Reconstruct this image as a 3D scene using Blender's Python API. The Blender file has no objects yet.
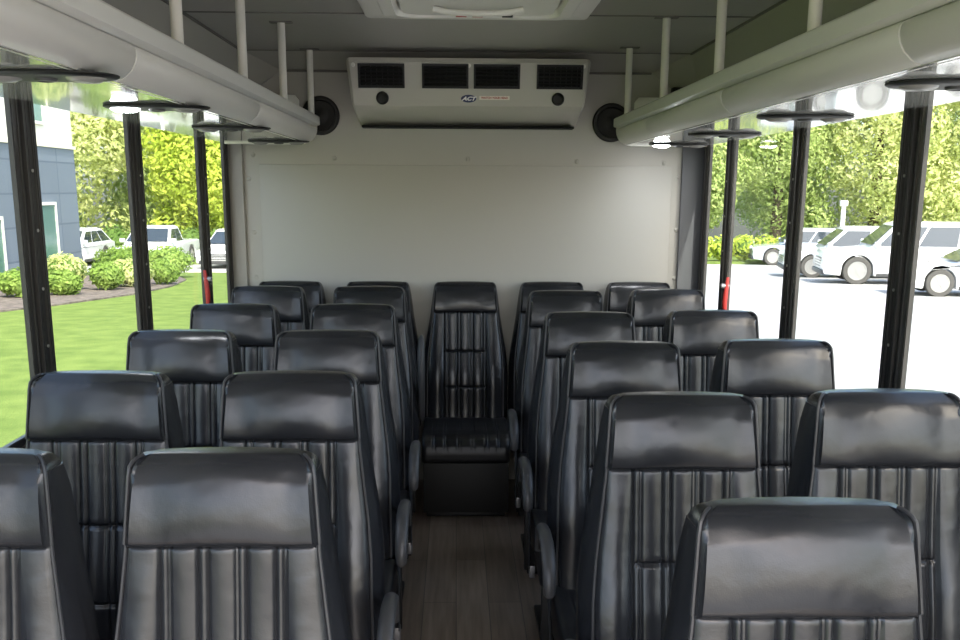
import bpy, bmesh, math, random
from mathutils import Vector, Matrix

S = bpy.context.scene
C = S.collection
PI = math.pi
CX = 0.055                      # centre line of the bus
WL, WR = -1.16, 1.27            # inner faces of the side walls
WB = 5.28                       # inner face of the rear wall
FRONT = -0.02                    # open end of the shell; cab left out to let daylight in
SILL, HEAD = 0.835, 1.90         # window opening
CEIL = 2.21

# ------------------------------------------------------------------ materials
def mat(name, col, rough=0.5, metal=0.0, spec=0.5, bump=None, var=None, coat=0.0, emit=None):
    m = bpy.data.materials.new(name); m.use_nodes = True
    nt = m.node_tree; b = nt.nodes['Principled BSDF']
    b.inputs['Base Color'].default_value = (*col, 1)
    b.inputs['Roughness'].default_value = rough
    b.inputs['Metallic'].default_value = metal
    b.inputs['Specular IOR Level'].default_value = spec
    b.inputs['Coat Weight'].default_value = coat
    if emit:
        b.inputs['Emission Color'].default_value = (*emit[0], 1)
        b.inputs['Emission Strength'].default_value = emit[1]
    tc = nt.nodes.new('ShaderNodeTexCoord')
    if var:                     # var = (scale, second colour, detail)
        n = nt.nodes.new('ShaderNodeTexNoise'); n.inputs['Scale'].default_value = var[0]
        n.inputs['Detail'].default_value = var[2]
        nt.links.new(tc.outputs['Object'], n.inputs['Vector'])
        r = nt.nodes.new('ShaderNodeValToRGB')
        r.color_ramp.elements[0].position = 0.35; r.color_ramp.elements[1].position = 0.65
        r.color_ramp.elements[0].color = (*col, 1); r.color_ramp.elements[1].color = (*var[1], 1)
        nt.links.new(n.outputs['Fac'], r.inputs['Fac'])
        nt.links.new(r.outputs['Color'], b.inputs['Base Color'])
    if bump:                    # bump = (scale, strength, distance)
        n = nt.nodes.new('ShaderNodeTexNoise'); n.inputs['Scale'].default_value = bump[0]
        n.inputs['Detail'].default_value = 4
        nt.links.new(tc.outputs['Object'], n.inputs['Vector'])
        k = nt.nodes.new('ShaderNodeBump'); k.inputs['Strength'].default_value = bump[1]
        k.inputs['Distance'].default_value = bump[2]
        nt.links.new(n.outputs['Fac'], k.inputs['Height'])
        nt.links.new(k.outputs['Normal'], b.inputs['Normal'])
    return m

def leaf_mat(name, c1, c2, trans=0.35):
    m = bpy.data.materials.new(name); m.use_nodes = True
    nt = m.node_tree; nt.nodes.clear()
    out = nt.nodes.new('ShaderNodeOutputMaterial')
    tc = nt.nodes.new('ShaderNodeTexCoord')
    n = nt.nodes.new('ShaderNodeTexNoise'); n.inputs['Scale'].default_value = 0.9; n.inputs['Detail'].default_value = 6
    nt.links.new(tc.outputs['Object'], n.inputs['Vector'])
    r = nt.nodes.new('ShaderNodeValToRGB')
    r.color_ramp.elements[0].position = 0.38; r.color_ramp.elements[1].position = 0.62
    r.color_ramp.elements[0].color = (*c1, 1); r.color_ramp.elements[1].color = (*c2, 1)
    nt.links.new(n.outputs['Fac'], r.inputs['Fac'])
    d = nt.nodes.new('ShaderNodeBsdfDiffuse'); t = nt.nodes.new('ShaderNodeBsdfTranslucent')
    mx = nt.nodes.new('ShaderNodeMixShader'); mx.inputs[0].default_value = trans
    for s_ in (d, t): nt.links.new(r.outputs['Color'], s_.inputs['Color'])
    nt.links.new(d.outputs[0], mx.inputs[1]); nt.links.new(t.outputs[0], mx.inputs[2])
    nt.links.new(mx.outputs[0], out.inputs['Surface'])
    return m

def glass_mat(name, tint, refl=0.06):
    m = bpy.data.materials.new(name); m.use_nodes = True
    nt = m.node_tree; nt.nodes.clear()
    out = nt.nodes.new('ShaderNodeOutputMaterial')
    t = nt.nodes.new('ShaderNodeBsdfTransparent'); t.inputs['Color'].default_value = (*tint, 1)
    g = nt.nodes.new('ShaderNodeBsdfGlossy'); g.inputs['Roughness'].default_value = 0.02
    f = nt.nodes.new('ShaderNodeLayerWeight'); f.inputs['Blend'].default_value = 0.5
    pw = nt.nodes.new('ShaderNodeMath'); pw.operation = 'POWER'; pw.inputs[1].default_value = 5.0
    ml = nt.nodes.new('ShaderNodeMath'); ml.operation = 'MULTIPLY_ADD'; ml.inputs[1].default_value = 0.2; ml.inputs[2].default_value = 0.01
    mx = nt.nodes.new('ShaderNodeMixShader')
    nt.links.new(f.outputs['Facing'], pw.inputs[0]); nt.links.new(pw.outputs[0], ml.inputs[0]); nt.links.new(ml.outputs[0], mx.inputs[0])
    nt.links.new(t.outputs[0], mx.inputs[1]); nt.links.new(g.outputs[0], mx.inputs[2])
    nt.links.new(mx.outputs[0], out.inputs['Surface'])
    return m

def plank_mat():
    m = mat('vinyl_planks', (0.05, 0.043, 0.037), 0.42, bump=(60, 0.15, 0.002))
    nt = m.node_tree; b = nt.nodes['Principled BSDF']
    tc = nt.nodes.new('ShaderNodeTexCoord')
    mp = nt.nodes.new('ShaderNodeMapping'); mp.inputs['Rotation'].default_value = (0, 0, PI/2)
    br = nt.nodes.new('ShaderNodeTexBrick')
    br.inputs['Scale'].default_value = 1.0
    br.inputs['Brick Width'].default_value = 0.9; br.inputs['Row Height'].default_value = 0.125
    br.inputs['Mortar Size'].default_value = 0.0015; br.inputs['Bias'].default_value = 0.0
    br.inputs['Color1'].default_value = (0.215, 0.17, 0.135, 1); br.inputs['Color2'].default_value = (0.32, 0.26, 0.21, 1)
    br.inputs['Mortar'].default_value = (0.09, 0.08, 0.07, 1)
    nt.links.new(tc.outputs['Object'], mp.inputs[0]); nt.links.new(mp.outputs[0], br.inputs['Vector'])
    n = nt.nodes.new('ShaderNodeTexNoise'); n.inputs['Scale'].default_value = 1.0; n.inputs['Detail'].default_value = 6
    mp2 = nt.nodes.new('ShaderNodeMapping'); mp2.inputs['Scale'].default_value = (45, 2.5, 1)
    nt.links.new(tc.outputs['Object'], mp2.inputs[0]); nt.links.new(mp2.outputs[0], n.inputs['Vector'])
    mx = nt.nodes.new('ShaderNodeMixRGB'); mx.blend_type = 'MULTIPLY'; mx.inputs[0].default_value = 0.75
    r = nt.nodes.new('ShaderNodeValToRGB'); r.color_ramp.elements[0].color = (0.45, 0.43, 0.42, 1)
    r.color_ramp.elements[0].position = 0.3; r.color_ramp.elements[1].position = 0.7
    nt.links.new(n.outputs['Fac'], r.inputs[0])
    nt.links.new(br.outputs['Color'], mx.inputs[1]); nt.links.new(r.outputs['Color'], mx.inputs[2])
    nt.links.new(mx.outputs[0], b.inputs['Base Color'])
    return m

def panel_mat():
    m = mat('slate_panels', (0.2, 0.26, 0.36), 0.6)
    nt = m.node_tree; b = nt.nodes['Principled BSDF']
    tc = nt.nodes.new('ShaderNodeTexCoord')
    sp = nt.nodes.new('ShaderNodeSeparateXYZ'); cb = nt.nodes.new('ShaderNodeCombineXYZ')
    nt.links.new(tc.outputs['Object'], sp.inputs[0])
    ad = nt.nodes.new('ShaderNodeMath'); ad.operation = 'ADD'
    nt.links.new(sp.outputs['X'], ad.inputs[0]); nt.links.new(sp.outputs['Y'], ad.inputs[1])
    nt.links.new(ad.outputs[0], cb.inputs['X']); nt.links.new(sp.outputs['Z'], cb.inputs['Y'])
    br = nt.nodes.new('ShaderNodeTexBrick'); br.offset = 0.0
    br.inputs['Scale'].default_value = 1.0
    br.inputs['Brick Width'].default_value = 1.4; br.inputs['Row Height'].default_value = 0.88
    br.inputs['Mortar Size'].default_value = 0.025
    br.inputs['Color1'].default_value = (0.135, 0.16, 0.20, 1); br.inputs['Color2'].default_value = (0.165, 0.195, 0.24, 1)
    br.inputs['Mortar'].default_value = (0.09, 0.11, 0.15, 1)
    nt.links.new(cb.outputs[0], br.inputs['Vector']); nt.links.new(br.outputs['Color'], b.inputs['Base Color'])
    return m

def vinyl_mat(name, col, rough, spec):
    m = mat(name, col, rough, spec=spec)
    nt = m.node_tree; b = nt.nodes['Principled BSDF']; tc = nt.nodes.new('ShaderNodeTexCoord')
    prev = None
    for sc, st, di, de in ((11, 0.30, 0.010, 2), (38, 0.22, 0.003, 3), (480, 0.16, 0.0012, 2)):
        n = nt.nodes.new('ShaderNodeTexNoise'); n.inputs['Scale'].default_value = sc; n.inputs['Detail'].default_value = de
        nt.links.new(tc.outputs['Object'], n.inputs['Vector'])
        k = nt.nodes.new('ShaderNodeBump'); k.inputs['Strength'].default_value = st; k.inputs['Distance'].default_value = di
        nt.links.new(n.outputs['Fac'], k.inputs['Height'])
        if prev: nt.links.new(prev.outputs['Normal'], k.inputs['Normal'])
        prev = k
    nt.links.new(prev.outputs['Normal'], b.inputs['Normal'])
    return m
M = dict(
    vinyl=vinyl_mat('black_vinyl', (0.015, 0.016, 0.019), 0.27, 0.54),
    vinyl_dark=mat('dark_vinyl', (0.010, 0.0105, 0.0125), 0.42, spec=0.5, bump=(420, 0.10, 0.0012)),
    piping=mat('piping_vinyl', (0.03, 0.03, 0.033), 0.4),
    arm=mat('armrest_rubber', (0.055, 0.055, 0.057), 0.42),
    black=mat('black_plastic', (0.007, 0.007, 0.007), 0.5, spec=0.35),
    rubber=mat('black_frame', (0.014, 0.0135, 0.013), 0.38),
    rubber2=mat('frame_edge', (0.035, 0.033, 0.031), 0.4),
    void=mat('vent_void', (0.003, 0.003, 0.003), 0.9),
    webbing=mat('belt_webbing', (0.02, 0.02, 0.021), 0.7),
    chrome=mat('buckle_metal', (0.22, 0.22, 0.23), 0.4, metal=0.6),
    wall=mat('warm_grey_laminate', (0.41, 0.395, 0.36), 0.5, bump=(90, 0.05, 0.001)),
    wall_trim=mat('grey_trim', (0.33, 0.315, 0.285), 0.5),
    slate=mat('slate_trim', (0.085, 0.088, 0.096), 0.55),
    ceil=mat('ceiling_fabric', (0.36, 0.345, 0.31), 0.85, bump=(200, 0.25, 0.002)),
    seam=mat('ceiling_seam', (0.16, 0.15, 0.135), 0.8),
    white=mat('off_white_plastic', (0.72, 0.70, 0.65), 0.4),
    ac=mat('grey_abs_plastic', (0.48, 0.46, 0.41), 0.5, bump=(160, 0.08, 0.001)),
    rail=mat('painted_rail', (0.70, 0.69, 0.65), 0.35),
    rail2=mat('rail_cover_plastic', (0.68, 0.66, 0.62), 0.32),
    pole=mat('painted_pole', (0.70, 0.68, 0.63), 0.3),
    shelf=mat('glossy_shelf', (0.66, 0.66, 0.63), 0.10, spec=1.0, coat=0.6),
    floor=plank_mat(),
    lens_off=mat('lamp_lens', (0.28, 0.27, 0.26), 0.25),
    lens_on=mat('lit_lamp_lens', (1, 1, 1), 0.3, emit=((0.93, 0.95, 1.0), 30)),
    navy=mat('navy_badge', (0.012, 0.02, 0.09), 0.3),
    letter=mat('white_letters', (0.85, 0.85, 0.85), 0.5),
    sticker=mat('sticker_paper', (0.8, 0.74, 0.66), 0.6),
    redtext=mat('red_ink', (0.42, 0.06, 0.05), 0.6),
    red=mat('red_handle', (0.36, 0.025, 0.02), 0.5),
    screw=mat('screw_metal', (0.6, 0.6, 0.58), 0.35, metal=0.8),
    pane=glass_mat('window_glass', (0.93, 0.95, 0.93)),
    lawn=mat('lawn_grass', (0.115, 0.17, 0.04), 0.9, spec=0.1, var=(2.6, (0.175, 0.235, 0.06), 8), bump=(30, 0.6, 0.06)),
    mulch=mat('brown_mulch', (0.09, 0.07, 0.06), 0.95, var=(6, (0.2, 0.165, 0.14), 8), bump=(20, 0.8, 0.05)),
    asphalt=mat('pale_concrete', (0.33, 0.325, 0.31), 0.85, var=(5, (0.41, 0.40, 0.385), 8)),
    kerb=mat('concrete_kerb', (0.6, 0.58, 0.54), 0.85),
    panels=panel_mat(),
    cream=mat('cream_render', (0.72, 0.68, 0.52), 0.8),
    bwhite=mat('building_white', (0.78, 0.75, 0.66), 0.6),
    bglass=mat('building_glass', (0.10, 0.20, 0.17), 0.1, spec=0.8),
    bark=mat('bark', (0.09, 0.065, 0.045), 0.9, bump=(8, 0.6, 0.05)),
    carwhite=mat('white_car_paint', (0.76, 0.76, 0.75), 0.25, coat=0.6),
    carsilver=mat('silver_car_paint', (0.50, 0.54, 0.60), 0.25, metal=0.3, coat=0.6),
    carglass=mat('car_glass', (0.03, 0.04, 0.05), 0.06, spec=0.8),
    tyre=mat('tyre_rubber', (0.07, 0.066, 0.06), 0.85),
    alloy=mat('alloy_rim', (0.40, 0.39, 0.37), 0.4, metal=0.6),
    cartrim=mat('car_trim', (0.05, 0.05, 0.05), 0.5),
    lampglass=mat('headlamp', (0.75, 0.77, 0.8), 0.1, spec=0.8),
    tail=mat('tail_lamp', (0.4, 0.02, 0.02), 0.2),
    leafA=leaf_mat('leaves_mid', (0.34, 0.43, 0.14), (0.54, 0.62, 0.26), 0.5),
    leafB=leaf_mat('leaves_lime', (0.50, 0.56, 0.21), (0.72, 0.74, 0.37), 0.5),
    leafC=leaf_mat('leaves_gold', (0.42, 0.52, 0.07), (0.60, 0.66, 0.13), 0.45),
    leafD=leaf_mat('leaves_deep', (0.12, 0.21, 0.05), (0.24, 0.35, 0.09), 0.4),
    leafH=leaf_mat('leaves_hedge', (0.19, 0.30, 0.06), (0.34, 0.46, 0.12), 0.4),
)

# ------------------------------------------------------------------ mesh kit
class MB:
    def __init__(s): s.v = []; s.f = []; s.mi = []
    def add(s, vs, fs, mi=0):
        o = len(s.v); s.v += [tuple(p) for p in vs]
        s.f += [tuple(i + o for i in f) for f in fs]; s.mi += [mi] * len(fs)
        return s
    def box(s, x0, x1, y0, y1, z0, z1, mi=0):
        vs = [(x, y, z) for x in (x0, x1) for y in (y0, y1) for z in (z0, z1)]
        return s.add(vs, [(0,1,3,2),(4,6,7,5),(0,4,5,1),(2,3,7,6),(0,2,6,4),(1,5,7,3)], mi)
    def loft(s, loops, cap=True, closed=True, mi=0):
        n = len(loops[0]); vs = [p for l in loops for p in l]; fs = []
        for a in range(len(loops) - 1):
            for i in range(n if closed else n - 1):
                j = (i + 1) % n
                fs.append((a*n+i, a*n+j, (a+1)*n+j, (a+1)*n+i))
        if cap:
            fs.append(tuple(range(n))[::-1]); b = (len(loops)-1)*n
            fs.append(tuple(range(b, b+n)))
        return s.add(vs, fs, mi)
    def tube(s, pts, r, n=10, mi=0, sx=1.0, sy=1.0):
        pts = [Vector(p) for p in pts]; loops = []; up0 = None
        rs = r if isinstance(r, (list, tuple)) else [r]*len(pts)
        for i, p in enumerate(pts):
            t = (pts[min(i+1, len(pts)-1)] - pts[max(i-1, 0)]).normalized()
            if up0 is None:
                up0 = Vector((1, 0, 0)) if abs(t.x) < 0.9 else Vector((0, 0, 1))
            a = (up0 - t*up0.dot(t)).normalized(); up0 = a; b = t.cross(a)
            loops.append([p + (a*math.cos(2*PI*k/n)*sx + b*math.sin(2*PI*k/n)*sy)*rs[i] for k in range(n)])
        return s.loft(loops, mi=mi)
    def prism(s, poly, axis, a0, a1, mi=0):
        def P(p, a):
            if axis == 'x': return (a, p[0], p[1])
            if axis == 'y': return (p[0], a, p[1])
            return (p[0], p[1], a)
        return s.loft([[P(p, a0) for p in poly], [P(p, a1) for p in poly]], mi=mi)
    def cyl(s, c, axis, r, h, n=24, mi=0, r2=None):
        r2 = r if r2 is None else r2; c = Vector(c); ax = Vector(axis).normalized()
        a = ax.orthogonal().normalized(); b = ax.cross(a)
        return s.loft([[c + ax*t + (a*math.cos(2*PI*k/n) + b*math.sin(2*PI*k/n))*q for k in range(n)]
                       for t, q in ((0, r), (h, r2))], mi=mi)
    def lathe(s, c, axis, prof, n=28, mi=0):       # prof: (along, radius)
        c = Vector(c); ax = Vector(axis).normalized(); a = ax.orthogonal().normalized(); b = ax.cross(a)
        return s.loft([[c + ax*t + (a*math.cos(2*PI*k/n) + b*math.sin(2*PI*k/n))*max(q, 1e-4) for k in range(n)]
                       for t, q in prof], mi=mi)
    def xform(s, m): s.v = [tuple(m @ Vector(p)) for p in s.v]; return s
    def build(s, name, mats, parent=None, bevel=0.0, smooth=False, seg=2, angle=0.6, recalc=True):
        me = bpy.data.meshes.new(name); me.from_pydata(s.v, [], s.f)
        for m in (mats if isinstance(mats, (list, tuple)) else [mats]): me.materials.append(m)
        for p, i in zip(me.polygons, s.mi): p.material_index = i
        if bevel or recalc:
            bm = bmesh.new(); bm.from_mesh(me)
            if recalc: bmesh.ops.recalc_face_normals(bm, faces=bm.faces)
            if bevel:
                es = [e for e in bm.edges if len(e.link_faces) == 2 and e.calc_face_angle(0) > angle]
                bmesh.ops.bevel(bm, geom=es, offset=bevel, segments=seg, affect='EDGES', profile=0.6, clamp_overlap=True)
            bm.to_mesh(me); bm.free()
        if smooth or bevel:
            me.polygons.foreach_set('use_smooth', [True]*len(me.polygons))
            me.set_sharp_from_angle(angle=math.radians(42))
        o = bpy.data.objects.new(name, me); C.objects.link(o)
        if parent is not None: o.parent = parent
        return o

def empty(name, loc=(0, 0, 0), rz=0.0, parent=None):
    o = bpy.data.objects.new(name, None); C.objects.link(o)
    o.location = loc; o.rotation_euler = (0, 0, rz); o.empty_display_size = 0.1
    if parent is not None: o.parent = parent
    return o
def tag(o, label=None, cat=None, group=None, kind=None):
    if label: o['label'] = label
    if cat: o['category'] = cat
    if group: o['group'] = group
    if kind: o['kind'] = kind
    return o
def struct(o, label=None): o['kind'] = 'structure'; (label and o.__setitem__('label', label)); return o
def kids(o): return [c for c in bpy.data.objects if c.parent == o]
def copy_tree(o, parent=None):
    c = o.copy(); C.objects.link(c)
    if parent is not None: c.parent = parent
    for ch in kids(o): copy_tree(ch, c)
    return c
def lerp(tab, x):
    if x <= tab[0][0]: return tab[0][1]
    for (a, p), (b, q) in zip(tab, tab[1:]):
        if x <= b: return p + (q - p)*(x - a)/(b - a)
    return tab[-1][1]
def text_mesh(name, body, size, material, parent, mtx, shear=0.0, extrude=0.0008, bold=0.0):
    cu = bpy.data.curves.new(name, 'FONT'); cu.body = body; cu.size = size; cu.align_x = 'CENTER'; cu.align_y = 'CENTER'
    cu.extrude = extrude; cu.shear = shear; cu.offset = bold
    t = bpy.data.objects.new(name + '_src', cu); C.objects.link(t)
    bpy.context.view_layer.update()
    me = bpy.data.meshes.new_from_object(t.evaluated_get(bpy.context.evaluated_depsgraph_get()))
    bpy.data.objects.remove(t); bpy.data.curves.remove(cu)
    me.name = name; me.materials.clear(); me.materials.append(material); me.transform(mtx)
    o = bpy.data.objects.new(name, me); C.objects.link(o); o.parent = parent
    return o

# ------------------------------------------------------------------ bus shell
struct(MB().box(WL - 0.05, WR + 0.05, FRONT, WB + 0.05, -0.08, 0.0).build('floor', M['floor']))
# ceiling: flat middle, steep coves, mitred rear cap
HF = 1.10
prof_in = [(WL, 1.93), (CX - HF, CEIL), (CX + HF, CEIL), (WR, 1.93)]
mb = MB()
y0, y1 = FRONT, WB - 0.13
inn = [[(x, y, z) for x, z in prof_in] for y in (y0, y1)]
rear = [(WL, WB, 1.93), (CX - 0.93, WB, 2.13), (CX + 0.93, WB, 2.13), (WR, WB, 1.93)]
out = [(WL - 0.06, 1.93), (CX - HF - 0.04, CEIL + 0.07), (CX + HF + 0.04, CEIL + 0.07), (WR + 0.06, 1.93)]
mb.loft([inn[0], inn[1], rear], cap=False, closed=False)
mb.loft([[(x, y, z) for x, z in out] for y in (y0, WB + 0.06)], cap=False, closed=False)
mb.add(inn[0] + [(x, y0, z) for x, z in out], [(0, 1, 5, 4), (1, 2, 6, 5), (2, 3, 7, 6)])
for yy in (2.75, 4.08, y1):
    mb.box(CX - HF, CX + HF, yy - 0.004, yy + 0.004, CEIL - 0.004, CEIL + 0.002, 1)
for xx in (CX - HF, CX + HF):
    mb.box(xx - 0.006, xx + 0.006, y0, y1, CEIL - 0.008, CEIL + 0.004, 1)
mb.box(CX - 0.93, CX + 0.93, WB - 0.012, WB + 0.002, 2.122, 2.132, 1)
struct(mb.build('ceiling', [M['ceil'], M['seam']], recalc=False))

wb = struct(MB().box(WL, WR, WB, WB + 0.06, -0.08, 2.30).build('wall_back', M['wall']))
mb = MB().box(-1.004, 1.112, WB - 0.006, WB, 0.0, 1.672)
for x in [-0.95 + 0.5*k for k in range(5)]: pass
p = mb.build('wall_panel', M['wall'], wb, bevel=0.003)
mb = MB()
for x, z in [(-1.035, 1.72), (-0.62, 1.705), (0.06, 1.705), (0.62, 1.695), (1.07, 1.69), (-1.06, 1.60), (-1.045, 1.33), (-1.045, 1.10), (1.15, 1.62), (1.15, 1.35), (1.15, 1.1)]:
    mb.lathe((x, WB, z), (0, -1, 0), [(0, 0.012), (0.004, 0.011), (0.007, 0.006), (0.008, 0.0)], 12)
mb.build('screw', M['wall'], wb, smooth=True)
struct(MB().box(WL, WL + 0.075, WB - 0.03, WB, 0.0, 1.93).build('trim_1', M['wall_trim'], bevel=0.004))
struct(MB().box(WR - 0.11, WR, WB - 0.03, WB, 0.0, 1.93).build('trim_2', M['slate'], bevel=0.004))

MULLS = {'left': [FRONT, 0.94, 1.87, 2.81, 3.76, 4.73, 5.24], 'right': [FRONT, 0.94, 1.90, 2.85, 3.80, 4.74, 5.20]}
nwin = 0
for side, X, sg in (('left', WL, 1), ('right', WR, -1)):
    a, b = sorted((X, X - sg*0.06))
    w = MB().box(a, b, FRONT, WB, 0.0, SILL).box(a, b, FRONT, WB, HEAD, 1.935)
    pass
    c0, c1 = sorted((X, X - sg*0.012)); w.box(c0, c1, MULLS[side][-1], WB + 0.06, SILL, HEAD)
    struct(w.build('wall_' + side, M['rubber2']))
    MULL = MULLS[side]
    for k in range(len(MULL) - 1):
        nwin += 1
        y0, y1 = MULL[k], MULL[k+1]
        wr = struct(empty('window_%d' % nwin, (X, (y0 + y1)/2, SILL)))
        H = HEAD - SILL; h = (y1 - y0)/2
        fr = MB()
        def ring(o0, o1, d0, d1, mi=0):     # frame ring between insets o0 and o1, depth d0..d1 towards the saloon
            xa, xb = sorted((sg*d0, sg*d1))
            fr.box(xa, xb, -h + o0, -h + o1, o0*0.5, H - o0*0.5, mi); fr.box(xa, xb, h - o1, h - o0, o0*0.5, H - o0*0.5, mi)
            fr.box(xa, xb, -h + o1, h - o1, o0*0.5, o1*0.8, mi); fr.box(xa, xb, -h + o1, h - o1, H - o1*0.8, H - o0*0.5, mi)
        ring(0.0015, 0.022, -0.012, 0.008)
        ring(0.022, 0.026, -0.012, 0.012, 1)
        ring(0.026, 0.046, -0.012, 0.002)
        ring(0.046, 0.050, -0.012, 0.007, 1)
        ring(0.050, 0.072, -0.012, 0.003)
        ring(0.072, 0.076, -0.012, 0.001, 1)
        if k == len(MULL) - 2 and sg == -1: pass
        fr.build('window_frame', [M['rubber'], M['rubber2']], wr)
        sc = MB()
        for z in (0.12, 0.28, 0.44, 0.60, 0.76):
            sc.cyl((sg*0.0095, -h + 0.009, z), (sg, 0, 0), 0.0045, 0.003, 10)
        sc.build('screw', M['screw'], wr, smooth=True)
        MB().box(-0.011, -0.007, -h + 0.07, h - 0.07, 0.05, H - 0.05).build('glass', M['pane'], wr)

# ------------------------------------------------------------------ seats
def seat_front_y(z): return (z - 0.45)*math.tan(math.radians(9.5)) - 0.018*math.exp(-((z - 0.62)/0.12)**2)
FLR = [(0.36, .020), (0.45, .023), (0.72, .023), (0.86, .017), (0.96, .012), (1.05, .007), (1.11, .001)]
WID = [(0.36, .196), (0.47, .198), (0.68, .196), (0.77, .189), (0.86, .178), (0.96, .167), (1.06, .160), (1.12, .156)]
THK = [(0.36, .115), (0.70, .125), (0.95, .115), (1.05, .10), (1.12, .075)]
SEAM = 0.966
RIB = (-0.099, -0.033, 0.033, 0.099)
TUFT = (0.765, 0.58)
inner = [-0.114 + 0.0036*k for k in range(64)] + [0.114]
def cols(w):
    e = 0.114; o = [i/9 for i in range(1, 10)]
    ww = w - 0.012
    return [-ww + (ww - e)*(1 - t) for t in reversed(o)] + inner + [e + (ww - e)*t for t in o]
def lower_disp(x, z, w):
    a = abs(x); d = 0.0
    if a <= 0.111:
        for r in RIB:
            q = abs(x - r)
            d += 0.0032*math.exp(-(q/0.0042)**2) - 0.0055*math.exp(-((q - 0.0085)/0.0026)**2)
        k = min(RIB, key=lambda r: abs(x - r)); q = min(1, abs(x - k)/0.033)
        if a < 0.099: d += 0.006*math.sin(q*PI/2)
        for t in TUFT: d -= 0.007*math.exp(-((z - t)/0.005)**2)*(1 if a < 0.103 else 0)
    if a > 0.105:
        s = (a - 0.105)/max(0.01, (w - 0.105)); amp = 0.017*lerp([(0.42, 1), (0.7, 1), (0.9, .45), (0.95, .2)], z)
        d += amp*math.sin(PI*min(1, s)**0.8)
    d -= 0.009*math.exp(-((0.974 - z)/0.007)**2)
    return d
def head_disp(x, z, w):
    t = max(0, min(1, (z - SEAM)/0.15))
    d = 0.014*math.sin(PI*min(1, t**0.55))**0.8 if 0 < t < 1 else 0.0
    d += 0.006*math.exp(-(x/0.075)**2)*math.sin(PI*t)
    d -= 0.004*math.exp(-((abs(x) - 0.115)/0.03)**2)*math.sin(PI*t)
    zb = 1.074 + 0.020*math.exp(-(x/0.072)**2)          # soft fold bowed along the top
    d -= 0.30*0.0025*math.log(1 + math.exp(min(30, (z - zb)/0.0025)))
    d -= 0.006*math.exp(-((z - SEAM)/0.005)**2)
    return d
def section(z, w, yf, th, disp, zz=None):
    zz = z if zz is None else zz
    xs = cols(w); r = 0.012; L = []
    for x in xs: L.append((x, yf - disp(x, z, w), zz))
    for k in range(1, 4):
        a = k*PI/8; L.append((w - r + r*math.sin(a), yf + r*(1 - math.cos(a)), zz))
    fl = lerp(FLR, z)
    for t in (0.12, 0.3, 0.5, 0.85): L.append((w + fl*math.sin(min(1, t/0.55)*PI/2), yf + r + (th - 2*r)*t, zz))
    for k in range(1, 4):
        a = PI/2 - k*PI/8; L.append((w + fl*0.9 - 0.03 + 0.03*math.sin(a), yf + th - 0.02*(1 - math.cos(PI/2 - a))*0 - 0.012*math.sin(a), zz))
    for x in reversed(xs): L.append((x*0.93, yf + th + 0.006*(1 - (x/w)**2), zz))
    for x, y, q in [p for p in L[len(xs):len(xs) + 10]][::-1]: L.append((-x, y, q))
    return L
def make_backrest():
    zs = [0.36, 0.39, 0.42] + [0.45 + 0.016*k for k in range(33)]
    for t in TUFT: zs += [t - 0.010, t - 0.006, t - 0.003, t, t + 0.003, t + 0.006, t + 0.010]
    zs += [0.956, 0.960, 0.964, 0.967, 0.970, 0.974]
    zs = sorted(set(round(z, 4) for z in zs if z <= 0.974))
    return MB().loft([section(z, lerp(WID, z), seat_front_y(z), lerp(THK, z), lower_disp) for z in zs])
def make_headrest():
    zt, R = 1.12, 0.025
    zs = [SEAM, 0.969, 0.972, 0.976, 0.982, 0.99] + [1.0 + 0.0045*k for k in range(24)]
    loops = []
    for z in zs:
        if z > zt - R: break
        loops.append(section(z, lerp(WID, z) + 0.001, seat_front_y(z) - 0.004, lerp(THK, z) + 0.004, head_disp))
    n = 9
    for k in range(0, n + 1):
        a = k/n*PI/2; z = zt - R + R*math.sin(a); ins = R*(1 - math.cos(a))
        w = lerp(WID, z) - 0.75*ins; th = lerp(THK, z) - 1.75*ins*0.9
        L = section(min(z, 1.1135), max(w, 0.122), seat_front_y(z) - 0.004 + ins*0.9, max(th, 0.012), head_disp)
        loops.append([(x, y, z + 0.004*(1 - (x/0.15)**2)*math.sin(a)) for x, y, q in L])
    mb = MB().loft(loops, cap=False)
    nx = len(cols(0.15)); b = (len(loops) - 1)*len(loops[0]); m = len(loops[0]); 
    fs = []
    for i in range(nx - 1):
        fs.append((b + i, b + i + 1, b + nx + 10 + nx - 2 - i, b + nx + 10 + nx - 1 - i))
    fs.append(tuple([b + nx - 1 + k for k in range(12)])[::1])
    fs.append(tuple([b + nx + 10 + nx - 1 + k for k in range(11)] + [b]))
    mb.f += fs; mb.mi += [0]*len(fs)
    mb.f.append(tuple(range(m))[::-1]); mb.mi.append(0)
    return mb
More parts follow.
